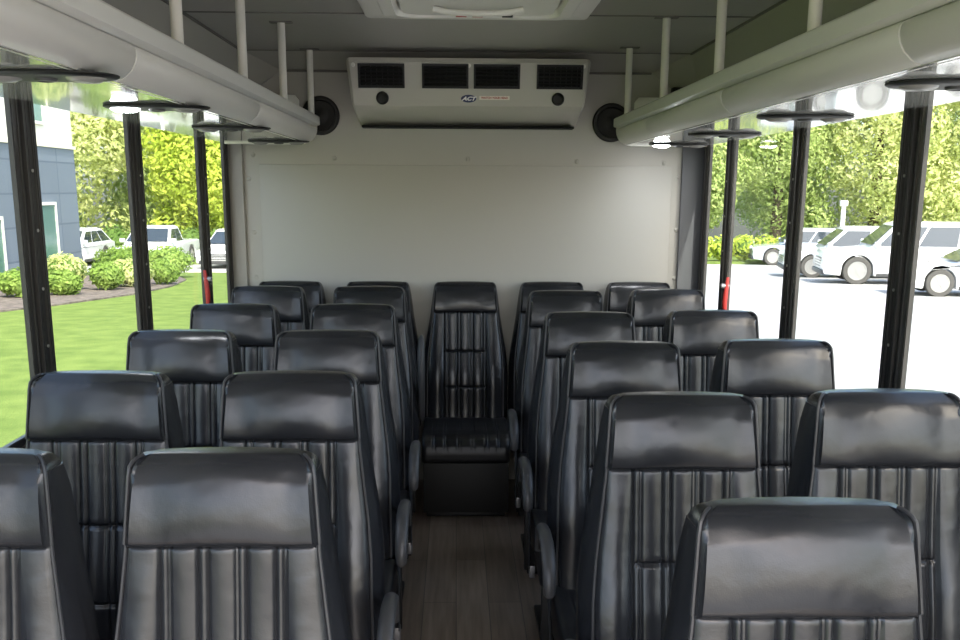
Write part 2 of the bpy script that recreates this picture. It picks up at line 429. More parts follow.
def cushion_mb():
    prof = [(0.03, 0.31), (0.05, 0.36), (0.04, 0.405), (0.0, 0.418), (-0.1, 0.412), (-0.2, 0.413), (-0.30, 0.418), (-0.37, 0.416),
            (-0.415, 0.402), (-0.442, 0.374), (-0.450, 0.335), (-0.447, 0.30), (-0.435, 0.285), (-0.2, 0.285), (0.0, 0.29)]
    pr = []
    for i, p in enumerate(prof):
        q = prof[(i + 1) % len(prof)]
        for k in range(3): pr.append((p[0] + (q[0] - p[0])*k/3, p[1] + (q[1] - p[1])*k/3))
    cy, cz = -0.2, 0.35; loops = []
    W = 0.211
    xs = [-W, -W + .003, -W + .010, -W + .022] + [-0.185 + 0.005*k for k in range(75)] + [W - .022, W - .010, W - .003, W]
    for x in xs:
        e = (W - abs(x)); s = 1.0 if e >= 0.022 else math.sqrt(max(0, 1 - ((0.022 - e)/0.022)**2))
        rr = 0.0
        for r in RIB + (0.155, -0.155): 
            q = abs(x - r); rr -= 0.006*math.exp(-((q - 0.006)/0.0035)**2)
        L = []
        for y, z in pr:
            up = max(0, min(1, (z - 0.34)/0.05))
            d = Vector((y - cy, z - cz)); l = d.length
            ins = 0.022*(1 - s)
            d = d*((l - ins + rr*up)/l)
            L.append((x, cy + d.x, cz + d.y))
        loops.append(L)
    return MB().loft(loops)
def piping_pts(sx):
    P = []
    for z in [0.42 + 0.022*k for k in range(26)]:
        w = lerp(WID, z); P.append((sx*(w - 0.002), seat_front_y(z) + 0.002, z))
    return P
def head_piping_pts(sx):
    P = []
    for z in [0.972 + 0.0115*k for k in range(11)]:
        w = lerp(WID, z); P.append((sx*(w), seat_front_y(z) - 0.001, z))
    for a in (0.25, 0.5, 0.75, 1.0):
        q = a*PI/2; z = 1.095 + 0.025*math.sin(q); ins = 0.025*(1 - math.cos(q))
        P.append((sx*(lerp(WID, z) - 0.75*ins), seat_front_y(z) - 0.002 + ins*0.9, z + 0.0005))
    return P
def arm_mb(sx, up=False):
    if up:
        pts = [(sx*0.236, 0.085, 0.51), (sx*0.236, 0.06, 0.58), (sx*0.236, 0.045, 0.70), (sx*0.236, 0.06, 0.84), (sx*0.236, 0.085, 0.89), (sx*0.236, 0.10, 0.90)]
        return MB().tube(pts, [0.013, 0.016, 0.017, 0.017, 0.013, 0.007], 12)
    pts = [(0.085, 0.50), (0.065, 0.55), (0.03, 0.585), (-0.02, 0.607), (-0.09, 0.617), (-0.16, 0.615), (-0.215, 0.600), (-0.250, 0.572), (-0.268, 0.535), (-0.274, 0.505), (-0.274, 0.497)]
    rs = [0.012, 0.013, 0.015, 0.016, 0.0175, 0.018, 0.018, 0.018, 0.017, 0.015, 0.008]
    return MB().tube([(sx*0.243, y, z) for y, z in pts], rs, 14, sx=1.05, sy=0.85)

meshes = {}
def seat_object(name, label, group, arm=None, arm_up=None):
    root = empty(name); tag(root, label, 'seat', group)
    if not meshes:
        meshes['backrest'] = make_backrest().build('backrest', M['vinyl'], root, smooth=True).data
        meshes['headrest'] = make_headrest().build('headrest', M['vinyl'], root, smooth=True).data
        meshes['seat_cushion'] = cushion_mb().build('seat_cushion', M['vinyl_dark'], root, smooth=True).data
        for o in kids(root): bpy.data.objects.remove(o)
        b = MB().box(-0.19, 0.19, -0.40, 0.02, 0.20, 0.287).box(-0.15, 0.15, -0.36, 0.0, 0.02, 0.20).box(-0.19, 0.19, -0.40, 0.04, 0.0, 0.022)
        b.box(-0.205, 0.205, -0.435, -0.40, 0.03, 0.284)
        o = b.build('pedestal', M['black'], root, bevel=0.005); meshes['pedestal'] = o.data; bpy.data.objects.remove(o)
        for sx, nm in ((-1, 'L'), (1, 'R')):
            o = MB().tube(piping_pts(sx), 0.0032, 6).build('piping', M['piping'], root, smooth=True); meshes['pipe' + nm] = o.data; bpy.data.objects.remove(o)
            o = MB().tube(head_piping_pts(sx), 0.0032, 6).build('piping', M['piping'], root, smooth=True); meshes['hpipe' + nm] = o.data; bpy.data.objects.remove(o)
            o = arm_mb(sx).build('armrest', M['arm'], root, smooth=True); meshes['arm' + nm] = o.data; bpy.data.objects.remove(o)
            o = MB().cyl((sx*0.205, 0.085, 0.53), (sx, 0, 0), 0.03, 0.042, 20).build('hinge', M['black'], root, bevel=0.004); meshes['hinge' + nm] = o.data; bpy.data.objects.remove(o)
            pts = [(sx*0.214, 0.03, 0.40), (sx*0.222, -0.03, 0.425), (sx*0.226, -0.10, 0.40), (sx*0.224, -0.15, 0.33), (sx*0.226, -0.16, 0.25)]
            o = MB().tube(pts, 0.022, 8, sx=0.22).build('seat_belt', M['webbing'], root, smooth=True); meshes['belt' + nm] = o.data; bpy.data.objects.remove(o)
            o = MB().box(sx*0.219 - 0.008, sx*0.219 + 0.012, -0.178, -0.142, 0.215, 0.262).build('buckle', M['chrome'], root, bevel=0.004); meshes['buckle' + nm] = o.data; bpy.data.objects.remove(o)
        o = arm_mb(1, True).build('armrest', M['arm'], root, smooth=True); meshes['armup'] = o.data; bpy.data.objects.remove(o)
    def part(nm, key, par):
        o = bpy.data.objects.new(nm, meshes[key]); C.objects.link(o); o.parent = par; return o
    bk = part('backrest', 'backrest', root); hd = part('headrest', 'headrest', root)
    for s_ in 'LR': part('piping', 'pipe' + s_, bk); part('piping', 'hpipe' + s_, hd)
    part('seat_cushion', 'seat_cushion', root); part('pedestal', 'pedestal', root)
    if arm:
        a = part('armrest', 'arm' + arm, root); a['label'] = 'dark grey curved armrest'
        part('hinge', 'hinge' + arm, a)
        bl = part('seat_belt', 'belt' + arm, root); part('buckle', 'buckle' + arm, bl)
    if arm_up:
        a = part('armrest', 'armup', root); a['label'] = 'grey armrest folded upright'
    return root

ORD = ['', 'against the rear wall', 'second row from the rear wall', 'third row from the rear wall', 'fourth row from the rear wall', 'fifth row from the rear wall', 'sixth row from the rear wall']
ROWL = {6: 1.655, 5: 2.36, 4: 3.095, 3: 3.84, 2: 4.57, 1: 5.15}
ROWR = {6: 1.355, 5: 2.10, 4: 2.865, 3: 3.60, 2: 4.40, 1: 5.15}
cols_ = [(-0.853, ROWL, None, 'bus seat beside the lawn windows', range(1, 7)),
         (-0.398, ROWL, 'R', 'bus seat along the aisle, lawn side', range(1, 7)),
         (0.487, ROWR, 'L', 'bus seat along the aisle, parking lot side', range(1, 7)),
         (0.938, ROWR, None, 'bus seat beside the parking lot windows', range(1, 6))]
jr = random.Random(4)
for X, rows, arm, txt, rr in cols_:
    for k in rr:
        lab = 'black ' + txt + ', ' + ORD[k]
        s = seat_object('bus_seat', lab, 'black vinyl bus seats', None if k == 1 or (arm == 'R' and k == 2) else arm, arm == 'R' and k == 2)
        s.location = (X + (jr.uniform(-.004, .004)) + (0.015 if X == 0.487 and k == 6 else 0), rows[k] - 0.112, 0); s.scale = (1, 1, 1.0 if X > 0.9 else 0.984 if k == 6 else 0.994)
        if k == 1:
            s.location.x = {-0.853: -0.850, -0.398: -0.401, 0.487: 0.494, 0.938: 0.944}[X]
            s.location.y = rows[k] - 0.108; s.scale = (1, 1, 0.968)
s = seat_object('bus_seat', 'black vinyl bus seat in the middle of the rear row, facing down the aisle', 'black vinyl bus seats')
s.location = (0.047, 5.15 - 0.108, 0); s.scale = (1, 1, 0.968)

# ------------------------------------------------------------------ luggage racks
def rack(sg, nose, wall, breaks, poles, label):
    # local x: 0 at the nose, positive towards the wall, mirrored by sg
    rt = empty('luggage_rack', (nose, 0, 1.775)); tag(rt, label, 'luggage rack', 'luggage racks')
    dw = abs(wall - nose); Y0, Y1 = FRONT + 0.1, 5.16
    def q(pts): return [(-sg*x, z) for x, z in pts]
    MB().prism(q([(0.05, 0.0), (dw - 0.001, 0.0), (dw - 0.001, 0.012), (0.05, 0.012)]), 'y', Y0, Y1).build('shelf_panel', M['shelf'], rt)
    MB().prism(q([(-0.014, 0.086), (-0.014, 0.122), (-0.008, 0.128), (0.028, 0.128), (0.034, 0.122), (0.034, 0.08), (0.004, 0.08)]), 'y', Y0, Y1 + 0.012).build('top_rail', M['rail'], rt, bevel=0.002)
    cur = [(0.012, 0.079), (0.004, 0.070), (0.002, 0.056), (0.006, 0.040), (0.015, 0.024), (0.030, 0.010), (0.048, 0.002), (0.066, -0.001)]
    cur2 = [(0.066, 0.014), (0.055, 0.024), (0.040, 0.045), (0.034, 0.079)]
    ys = [Y0] + breaks + [Y1]
    for a, b in zip(ys, ys[1:]):
        MB().prism(q(cur + cur2), 'y', a + 0.0035, b - 0.0035).build('rail_cover', M['rail2'], rt, bevel=0.0015)
    # bent end bracket and end panel
    e = [(0.002, 0.09), (0.0, 0.07), (0.003, 0.048), (0.012, 0.028), (0.027, 0.011), (0.05, 0.0), (0.08, -0.008), (dw - 0.01, -0.008), (dw - 0.01, 0.012), (0.10, 0.012), (0.05, 0.03), (0.036, 0.05), (0.034, 0.09)]
    MB().prism(q(e), 'y', Y1 + 0.001, Y1 + 0.018).build('end_bracket', M['white'], rt, bevel=0.002)
    g = [(0.11, 0.014), (0.085, 0.04), (0.08, 0.20), (0.10, 0.225), (dw - 0.02, 0.225), (dw - 0.02, 0.014)]
    MB().prism(q(g), 'y', Y1 - 0.03, Y1 - 0.014).build('end_panel', M['rail'], rt, bevel=0.004)
    for y in poles:
        pb = MB().tube([(-sg*0.017, y, 0.127), (-sg*0.017, y, CEIL - 1.775 - 0.001)], 0.0155, 18)
        p = pb.build('hanger_pole', M['pole'], rt, smooth=True)
        MB().box(-sg*0.017 - 0.045, -sg*0.017 + 0.045, y - 0.02, y + 0.02, CEIL - 1.775 - 0.006, CEIL - 1.775 - 0.0005).build('mounting_plate', M['seam'], p, bevel=0.001)
    return rt
rack(1, -0.69, WL, [0.9, 2.30, 3.70], [0.3, 1.1, 1.9, 2.7, 3.50, 4.30, 5.10], 'grey overhead luggage rack with hanger poles above the lawn windows')
rack(-1, 0.80, WR, [0.65, 1.90, 3.15, 4.40], [0.0, 0.8, 1.6, 2.40, 3.25, 4.10, 4.95], 'grey overhead luggage rack with hanger poles above the parking lot windows')
for o in [o for o in bpy.data.objects if o.name.startswith('luggage_rack')]:
    pass

# reading lights under the racks
def reading_light(x, y, lit, sg, label):
    rt = empty('reading_light', (x, y, 1.7735)); tag(rt, label, 'reading light', 'reading lights under the luggage racks')
    def oval(a, b, z, n=40): return [(a*math.copysign(abs(math.cos(2*PI*k/n))**0.8, math.cos(2*PI*k/n)), b*math.copysign(abs(math.sin(2*PI*k/n))**0.8, math.sin(2*PI*k/n)), z) for k in range(n)]
    MB().loft([oval(.145, .085, 0.0), oval(.145, .085, -0.003), oval(.138, .079, -0.007), oval(.12, .065, -0.008)]).build('lamp_plate', M['black'], rt, smooth=True)
    for k, lx in enumerate((-0.085, 0.085)):
        on = lit and k == (0 if sg < 0 else 0)
        MB().lathe((lx, -0.01, -0.0075), (0, 0, -1), [(0, 0.040), (0.003, 0.038), (0.009, 0.026), (0.011, 0.0)]).build('lamp_lens', M['lens_on' if on else 'lens_off'], rt, smooth=True)
    MB().lathe((0.0, 0.0, -0.0075), (0, 0, -1), [(0, 0.024), (0.006, 0.022), (0.007, 0.016), (0.004, 0.012), (0.004, 0.0)]).build('air_nozzle', M['arm'], rt, smooth=True)
    if lit:
        ld = bpy.data.lights.new('lamp', 'SPOT'); ld.energy = 2; ld.spot_size = 2.4; ld.spot_blend = 1; ld.shadow_soft_size = 0.03; ld.color = (0.93, 0.95, 1)
        lo = bpy.data.objects.new('lamp_light', ld); C.objects.link(lo); lo.location = (-0.085, -0.01, -0.025); lo.parent = rt
LP = ['nearest the rear wall', 'second from the rear wall', 'third from the rear wall', 'fourth from the rear wall']
for i, y in enumerate((4.95, 3.90, 2.93, 2.14)):
    reading_light(-0.845 + 0.005*i, y, i == 2, -1, ('lit' if i == 2 else 'unlit') + ' oval reading light under the lawn side rack, ' + LP[i])
for i, y in enumerate((5.02, 4.12, 3.14, 2.17)):
    reading_light(1.085 - 0.012*i, y, i == 0, 1, ('lit' if i == 0 else 'unlit') + ' oval reading light under the parking side rack, ' + LP[i])

# ------------------------------------------------------------------ rear air conditioner
ac = empty('air_conditioner', (0.06, WB, 1.848)); tag(ac, 'grey air conditioner with four black vents, high on the rear wall', 'air conditioner')
# housing sections along x, profile in (y, z)
def ac_prof(t):                           # t: 0 middle .. 1 end
    return [(-0.002, 0.012), (-0.012, 0.012), (-0.20, 0.075), (-0.235, 0.098), (-0.279, 0.294), (-0.271, 0.314), (-0.14, 0.318), (-0.002, 0.27)]
loops = []
for s_, inset in ((-1, 0.022), (-0.992, 0.008), (-0.975, 0.0), (-0.5, 0), (0, 0), (0.5, 0), (0.975, 0), (0.992, 0.008), (1, 0.022)):
    L = []
    for y, z in ac_prof(0):
        w = lerp([(0, 0.544), (0.10, 0.565), (0.27, 0.582), (0.33, 0.584)], z)
        yy = min(y + inset, -0.002); zz = z + (inset*0.5 if z < 0.15 else -inset*0.5)
        L.append((s_*w, yy, zz))
    loops.append(L)
housing = MB().loft(loops).build('housing', M['ac'], ac, bevel=0.008, seg=3)
# a frame on the sloped face: u along x, v up the slope, w outwards
a0, a1 = Vector((0, -0.235, 0.098)), Vector((0, -0.279, 0.294))
vv = (a1 - a0).normalized(); uu = Vector((1, 0, 0)); ww = uu.cross(vv)
FM = Matrix((( uu.x, vv.x, ww.x, a0.x), (uu.y, vv.y, ww.y, a0.y), (uu.z, vv.z, ww.z, a0.z), (0, 0, 0, 1)))
for vx in (-0.417, -0.112, 0.135, 0.437):
    hw, hh, cv = 0.111, 0.056, 0.138
    m = MB()
    for (x0, x1, v0, v1) in ((vx-hw, vx+hw, cv-hh, cv-hh+0.010), (vx-hw, vx+hw, cv+hh-0.010, cv+hh), (vx-hw, vx-hw+0.010, cv-hh+0.01, cv+hh-0.01), (vx+hw-0.010, vx+hw, cv-hh+0.01, cv+hh-0.01)):
        m.box(x0, x1, v0, v1, 0.0, 0.010)
    m.box(vx-hw+0.01, vx+hw-0.01, cv-hh+0.01, cv+hh-0.01, 0.0004, 0.0015, 1)
    for k in range(5):
        v = cv - hh + 0.022 + 0.017*k
        m.add([(vx-hw+0.01, v-0.004, 0.002), (vx+hw-0.01, v-0.004, 0.002), (vx+hw-0.01, v+0.004, 0.008), (vx-hw+0.01, v+0.004, 0.008),
               (vx-hw+0.01, v-0.0025, 0.0015), (vx+hw-0.01, v-0.0025, 0.0015), (vx+hw-0.01, v+0.0055, 0.0075), (vx-hw+0.01, v+0.0055, 0.0075)],
              [(0,1,2,3),(4,7,6,5),(0,4,5,1),(2,6,7,3),(0,3,7,4),(1,5,6,2)])
    for k in range(7):
        x = vx - hw + 0.035 + 0.0267*k
        m.box(x - 0.0012, x + 0.0012, cv - hh + 0.01, cv + hh - 0.01, 0.0015, 0.006)
    m.xform(FM).build('vent', [M['black'], M['void']], ac)
for kx in (-0.415, 0.432):
    MB().lathe((kx, 0.035, 0.0), (0, 0, 1), [(0, 0.031), (0.008, 0.030), (0.012, 0.024), (0.009, 0.018), (0.009, 0.0)]).xform(FM).build('control_knob', M['black'], ac, smooth=True)
bd = MB().loft([[(0.037*math.cos(2*PI*k/40), 0.035 + 0.018*math.sin(2*PI*k/40), z) for k in range(40)] for z in (0.0, 0.003)])
bd = bd.translate if False else bd
bd = bd.xform(Matrix.Translation((0.0, 0, 0))).xform(FM).build('logo_badge', [M['navy']], ac)
bd['label'] = 'navy oval badge with white slanted letters'
text_mesh('logo_text', 'ACT', 0.030, M['letter'], bd, FM @ Matrix.Translation((0.0, 0.0345, 0.0032)) @ Matrix.Diagonal((1.05, 0.8, 1, 1)), shear=0.35, bold=0.0012)
st = MB().box(0.052, 0.198, 0.030, 0.048, 0.0, 0.0012).xform(FM).build('warning_sticker', M['sticker'], ac)
st['label'] = 'cream sticker with red capitals'
text_mesh('sticker_text', 'WATCH YOUR HEAD', 0.0155, M['redtext'], st, FM @ Matrix.Translation((0.125, 0.039, 0.0014)) @ Matrix.Diagonal((0.86, 0.85, 1, 1)), extrude=0.0003, bold=0.0006)
for bx in (-0.55, 0.0, 0.55):
    MB().lathe((bx, 0.186, 0), (0, 0, 1), [(0, 0.010), (0.004, 0.009), (0.006, 0.0)], 14).xform(FM).build('bolt', M['white'], ac, smooth=True)
m = MB()
m.box(-0.53, 0.53, -0.10, -0.004, 0.004, 0.014)
m.build('bottom_gasket', M['void'], ac)

# round speakers
for x, z, lb in ((-0.685, 1.913, 'round black speaker on the rear wall beside the rack on the lawn side'), (0.79, 1.888, 'round black speaker on the rear wall beside the rack on the parking lot side')):
    sp = empty('wall_speaker', (x, WB, z)); tag(sp, lb, 'speaker', 'round black speakers on the rear wall')
    MB().lathe((0, 0, 0), (0, -1, 0), [(0, 0.096), (0.010, 0.096), (0.016, 0.090), (0.016, 0.076), (0.004, 0.072), (0.004, 0.0)], 40).build('speaker_rim', M['black'], sp, smooth=True)
    MB().lathe((0, -0.0045, 0), (0, -1, 0), [(0, 0.071), (0.005, 0.071), (0.002, 0.045), (0.001, 0.03), (0.006, 0.022), (0.007, 0.0)], 40).build('speaker_grille', M['black'], sp, smooth=True)
# small black fixture on the wall above the rack
fx = MB().box(-0.035, 0.035, -0.05, 0.0, -0.03, 0.03).build('black_fixture', M['black'], bevel=0.012)
fx.location = (1.12, WB - 0.002, 2.03); tag(fx, 'small black fixture above the rack in the rear corner by the parking lot', 'lamp fixture')

# roof hatch
rh = empty('roof_hatch', (0.079, 3.665, CEIL)); tag(rh, 'off white square escape hatch with moulded rim in the ceiling', 'roof hatch')
def rr(w, h, r, z, n=6):
    L = []
    for cx, cy, a0 in ((w-r, h-r, 0), (-w+r, h-r, PI/2), (-w+r, -h+r, PI), (w-r, -h+r, 1.5*PI)):
        for k in range(n+1):
            a = a0 + k*PI/2/n; L.append((cx + r*math.cos(a), cy + r*math.sin(a), z))
    return L
MB().loft([rr(.425, .41, .02, -0.0005), rr(.425, .41, .02, -0.014), rr(.418, .403, .02, -0.02), rr(.355, .34, .06, -0.022), rr(.345, .33, .06, -0.034), rr(.30, .285, .07, -0.036), rr(.29, .275, .07, -0.01)]).build('hatch_frame', M['white'], rh, smooth=True)
MB().loft([rr(.285, .27, .07, -0.012), rr(.275, .26, .07, -0.03), rr(.23, .215, .07, -0.034), rr(.20, .185, .07, -0.026)]).build('hatch_lid', M['white'], rh, smooth=True)
MB().tube([(-0.16, 0.10, -0.034), (-0.11, 0.10, -0.045), (0.0, 0.10, -0.05), (0.11, 0.10, -0.045), (0.16, 0.10, -0.034)], 0.011, 10).build('handle_bar', M['white'], rh, smooth=True)
for x, mt in ((-0.06, 'redtext'), (0.0, 'redtext'), (0.11, 'black')):
    MB().box(x - 0.02, x + 0.02, 0.236, 0.262, -0.037, -0.030).build('release_tab', M[mt], rh, bevel=0.002)

# red emergency handles on the window posts
for x, y, z, sg, lb in ((WL, 4.63, 1.10, 1, 'red emergency window handle hanging on the post over the lawn'), (WR, 4.63, 1.075, -1, 'red emergency window handle hanging on the post over the parking lot')):
    h = empty('window_release_handle', (x + sg*0.004, y, z)); tag(h, lb, 'emergency handle', 'red window release handles')
    MB().tube([(sg*0.006, 0.004, 0.085), (sg*0.012, -0.004, 0.04), (sg*0.016, 0.0, -0.03), (sg*0.012, 0.004, -0.08)], [0.007, 0.010, 0.012, 0.008], 10).build('handle', M['red'], h, smooth=True)
    MB().cyl((0, 0.002, 0.045), (sg, 0, 0), 0.012, 0.036, 14).build('pivot_screw', M['chrome'], h)

# ------------------------------------------------------------------ the grounds
def G(Y): return -0.75 if Y < 15 else -0.75 - 0.0293*(Y - 15)
def ground(name, poly, material, dz=0.0):
    vs = [(x, y, G(y) + dz) for x, y in poly]
    return vs
def strip_ground(name, x0, x1, ys, m, dz=0.0, th=0.15):
    loops = [[(x0, y, G(y) + dz), (x1, y, G(y) + dz), (x1, y, G(y) + dz - th), (x0, y, G(y) + dz - th)] for y in ys]
    return struct(MB().loft(loops).build(name, m))
strip_ground('parking_lot', -90, 90, [-40, 15, 110], M['asphalt'], 0.0)
strip_ground('lawn', -60, -3.5, [-30, 15, 34.5], M['lawn'], 0.08, 0.08)
strip_ground('kerb', -60, -3.5, [34.5, 34.75], M['kerb'], 0.11, 0.10)
strip_ground('lawn_verge', 4, 80, [44.5, 70], M['lawn'], 0.08, 0.08)
strip_ground('lawn_bank', -60, 4, [42.5, 70], M['lawn'], 0.08, 0.08)
mp = [(-12.2, 14), (-9.2, 18.2), (-8.3, 21.0), (-7.7, 24.0), (-7.6, 27.0), (-8.0, 30.0), (-9.0, 32.4), (-11.4, 32.8), (-11.4, 31.9), (-12.2, 31.9)]
mp = [(x, max(y, 15.0)) for x, y in mp]
mu = MB(); n = len(mp)
mu.loft([[(x, y, G(y) + 0.075) for x, y in mp], [(x, y, G(y) + 0.115) for x, y in mp]])
struct(mu.build('mulch_bed', M['mulch']))

# building on the lawn side
bl = empty('office_building', (-11.6, 31.6, -1.25)); tag(bl, 'slate blue panelled building with a cream upper band beyond the lawn', 'building')
MB().box(-16, 0, -30, 0, 0.0, 3.93).build('wall', M['panels'], bl)
MB().box(-16.0, 0.05, -30.05, 0.05, 3.93, 4.02).build('trim_band', M['cream'], bl).__setitem__('label', 'pale yellow band')
MB().box(-16, -0.02, -30, -0.02, 4.02, 7.2).build('upper_wall', M['bwhite'], bl)
MB().box(-16.1, 0.12, -30.1, 0.12, 7.2, 7.45).build('roof_edge', M['cream'], bl)
for yc, wd, z0, z1 in ((-2.5, 1.2, 0.62, 2.32), (-6.1, 1.3, 0.3, 2.0), (-9.2, 1.3, 0.3, 2.0), (-2.9, 1.3, 4.6, 6.3), (-6.6, 1.3, 4.6, 6.3)):
    w = MB(); t = 0.08
    for a, b, c, d in ((yc - wd/2, yc + wd/2, z0 - t, z0), (yc - wd/2, yc + wd/2, z1, z1 + t), (yc - wd/2 - t, yc - wd/2, z0 - t, z1 + t), (yc + wd/2, yc + wd/2 + t, z0 - t, z1 + t)):
        w.box(0.001, 0.06, a, b, c, d)
    wf = w.build('window', M['bwhite'], bl)
    MB().box(0.001, 0.03, yc - wd/2, yc + wd/2, z0, z1).build('window_pane', M['bglass'], wf)

# foliage
def leaf_mesh(rng, blobs, count, size):
    mb = MB(); tot = sum(b[3]*b[4]*b[5] for b in blobs)**1.0
    vs, fs = [], []
    for cx, cy, cz, rx, ry, rz in blobs:
        k = max(30, int(count*(rx*ry*rz)/tot))
        for _ in range(k):
            u = rng.uniform(-1, 1); a = rng.uniform(0, 2*PI); q = math.sqrt(1 - u*u); r = rng.uniform(0.72, 1.03)
            d = Vector((q*math.cos(a), q*math.sin(a), u))
            p = Vector((cx + d.x*rx*r, cy + d.y*ry*r, cz + d.z*rz*r))
            nrm = (d + Vector((rng.uniform(-.8, .8), rng.uniform(-.8, .8), rng.uniform(-.5, .9)))).normalized()
            t = nrm.orthogonal().normalized(); t.rotate(Matrix.Rotation(rng.uniform(0, 6.28), 3, nrm)); b = nrm.cross(t)
            s = size*rng.uniform(0.6, 1.25); o = len(vs)
            vs += [tuple(p - t*s), tuple(p - b*s*0.45 + nrm*s*0.1), tuple(p + t*s), tuple(p + b*s*0.45 + nrm*s*0.1)]
            fs.append((o, o+1, o+2, o+3))
    return mb.add(vs, fs)
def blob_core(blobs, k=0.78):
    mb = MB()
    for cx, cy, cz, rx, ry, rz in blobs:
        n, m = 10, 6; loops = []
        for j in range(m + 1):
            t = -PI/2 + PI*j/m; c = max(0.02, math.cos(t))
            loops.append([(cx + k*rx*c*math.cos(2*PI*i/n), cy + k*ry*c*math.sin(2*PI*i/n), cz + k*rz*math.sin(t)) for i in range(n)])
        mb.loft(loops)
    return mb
def tree(x, y, h, r, leaf, label, cat='tree', seed=1, low=0.0, size=0.135, count=22000, name='deciduous_tree', nb=20):
    rng = random.Random(seed)
    rt = empty(name, (x, y, G(y) + 0.06)); tag(rt, label, cat, 'trees beyond the parking lots')
    blobs = [(0, 0, h*0.50, r*0.74, r*0.74, h*0.42)]
    for i in range(nb):
        a = rng.uniform(0, 2*PI); zz = h*rng.uniform(low + 0.10, 0.88)
        k = r*(0.78 - 0.45*max(0, (zz/h - 0.55)))
        blobs.append((math.cos(a)*k*0.75, math.sin(a)*k*0.75, zz, r*rng.uniform(.32, .5), r*rng.uniform(.32, .5), h*rng.uniform(.11, .17)))
    cr = leaf_mesh(rng, blobs, count, size).build('crown', leaf, rt, recalc=False)
    MB().tube([(0, 0, 0), (0.05, 0.02, h*0.2), (0, 0.05, h*0.5), (0.05, 0, h*0.8)], [h*0.028, h*0.022, h*0.015, h*0.006], 10).build('trunk', M['bark'], rt, smooth=True)
    return rt
L_ = M
tree(-17.6, 46.5, 11.5, 3.4, L_['leafB'], 'lime green tree just past the corner of the slate building', seed=3)
tree(-14.2, 50.5, 12.0, 3.3, L_['leafA'], 'mid green tree behind the parked cars, between the lime and the golden tree', seed=5)
tree(-11.3, 45.6, 9.5, 2.4, L_['leafC'], 'golden yellow tree behind the white pickup, beside the rear window post', seed=7)
tree(-22.5, 52.0, 13.0, 4.0, L_['leafA'], 'tall green tree rising behind the slate building', seed=9)
tree(-7.6, 51.0, 11.0, 2.8, L_['leafA'], 'green tree beyond the lawn, past the golden tree', seed=11)
tree(12.0, 51.5, 10.5, 2.8, L_['leafA'], 'green tree seen through the rearmost window on the parking lot side', seed=13)
tree(16.6, 52.5, 12.5, 3.1, L_['leafA'], 'bright green tree behind the silver crossover', seed=15)
tree(21.3, 51.5, 12.5, 3.3, L_['leafB'], 'lime tree behind the white wagon in the parking lot', seed=17)
tree(26.2, 51.0, 13.0, 3.4, L_['leafB'], 'lime tree behind the big white sport utility vehicle', seed=19)
tree(31.2, 51.5, 12.5, 3.4, L_['leafA'], 'green tree at the far end of the parking lot, beyond the sedan', seed=21)
tree(18.8, 58.5, 15.0, 4.2, L_['leafA'], 'tall tree in the second row beyond the parking lot, behind the crossover', seed=22)
tree(27.6, 58.5, 15.0, 4.2, L_['leafA'], 'tall tree in the second row beyond the parking lot, behind the lime trees', seed=24)
tree(-15.2, 58.5, 15.5, 4.2, L_['leafD'], 'tall dark tree in the second row beyond the lawn', seed=26)
# yellow-green low growth along the lot edge
def bush(name, x, y, rx, ry, rz, leaf, label, cat, group, seed, size=0.07, count=1500, flat=False):
    rng = random.Random(seed)
    rt = empty(name, (x, y, G(y) + 0.10)); tag(rt, label, cat, group)
    if flat:
        n = int(max(2, rx/ry*1.3)); blobs = [(-rx + 2*rx*(i + .5)/n, 0, rz*0.55, rx/n*1.35, ry, rz*0.52) for i in range(n)]
    else:
        blobs = [(0, 0, rz*0.52, rx*0.85, ry*0.85, rz*0.5)] + [(math.cos(a)*rx*0.42, math.sin(a)*ry*0.42, rz*rng.uniform(.4, .62), rx*.55, ry*.55, rz*.40) for a in (0.4, 1.7, 2.9, 4.1, 5.3)]
    leaf_mesh(rng, blobs, count, size).build('foliage', leaf, rt, recalc=False)
    blob_core(blobs, 0.8).build('foliage_core', L_['leafD'], rt, smooth=True)  # solid dark blobs added inside the leaves to make the bush opaque
    return rt
BG = 'clipped shrubs beside the slate building'
bush('shrub', -9.85, 22.9, 0.55, 0.5, 0.66, L_['leafH'], 'round shrub in the mulch, nearest along the slate wall', 'shrub', BG, 31)
bush('shrub', -9.15, 23.6, 0.45, 0.45, 0.6, L_['leafH'], 'small round shrub in front of the tall shrub by the slate wall', 'shrub', BG, 32)
bush('shrub', -9.75, 25.3, 0.55, 0.55, 0.92, L_['leafB'], 'tallest round shrub under the white framed building window', 'shrub', BG, 33)
bush('shrub', -8.72, 25.3, 0.45, 0.45, 0.7, L_['leafH'], 'round shrub between the tallest shrub and the wide mound', 'shrub', BG, 34)
bush('shrub', -8.55, 26.6, 0.66, 0.55, 0.74, L_['leafB'], 'wide mounded shrub in front of the clipped hedge', 'shrub', BG, 35)
bush('shrub', -7.95, 27.6, 0.42, 0.42, 0.68, L_['leafH'], 'round shrub at the tip of the mulch bed, behind the window post', 'shrub', BG, 36)
bush('hedge', -9.6, 31.3, 1.3, 0.6, 0.9, L_['leafH'], 'long clipped hedge at the corner of the slate building', 'hedge', None, 37, count=2600, flat=True)
bush('hedge', 13.2, 46.2, 2.4, 0.6, 1.1, L_['leafC'], 'yellow green hedge along the edge of the parking lot, beside the rear post', 'hedge', None, 38, size=0.12, count=2000, flat=True)
bush('hedge', 21.5, 45.6, 4.5, 0.7, 1.3, L_['leafB'], 'lime hedge behind the row of parked white cars', 'hedge', None, 39, size=0.12, count=2600, flat=True)
bush('hedge', -11.0, 44.9, 4.5, 0.7, 1.4, L_['leafD'], 'dark hedge behind the cars beyond the lawn', 'hedge', None, 40, size=0.12, count=2600, flat=True)

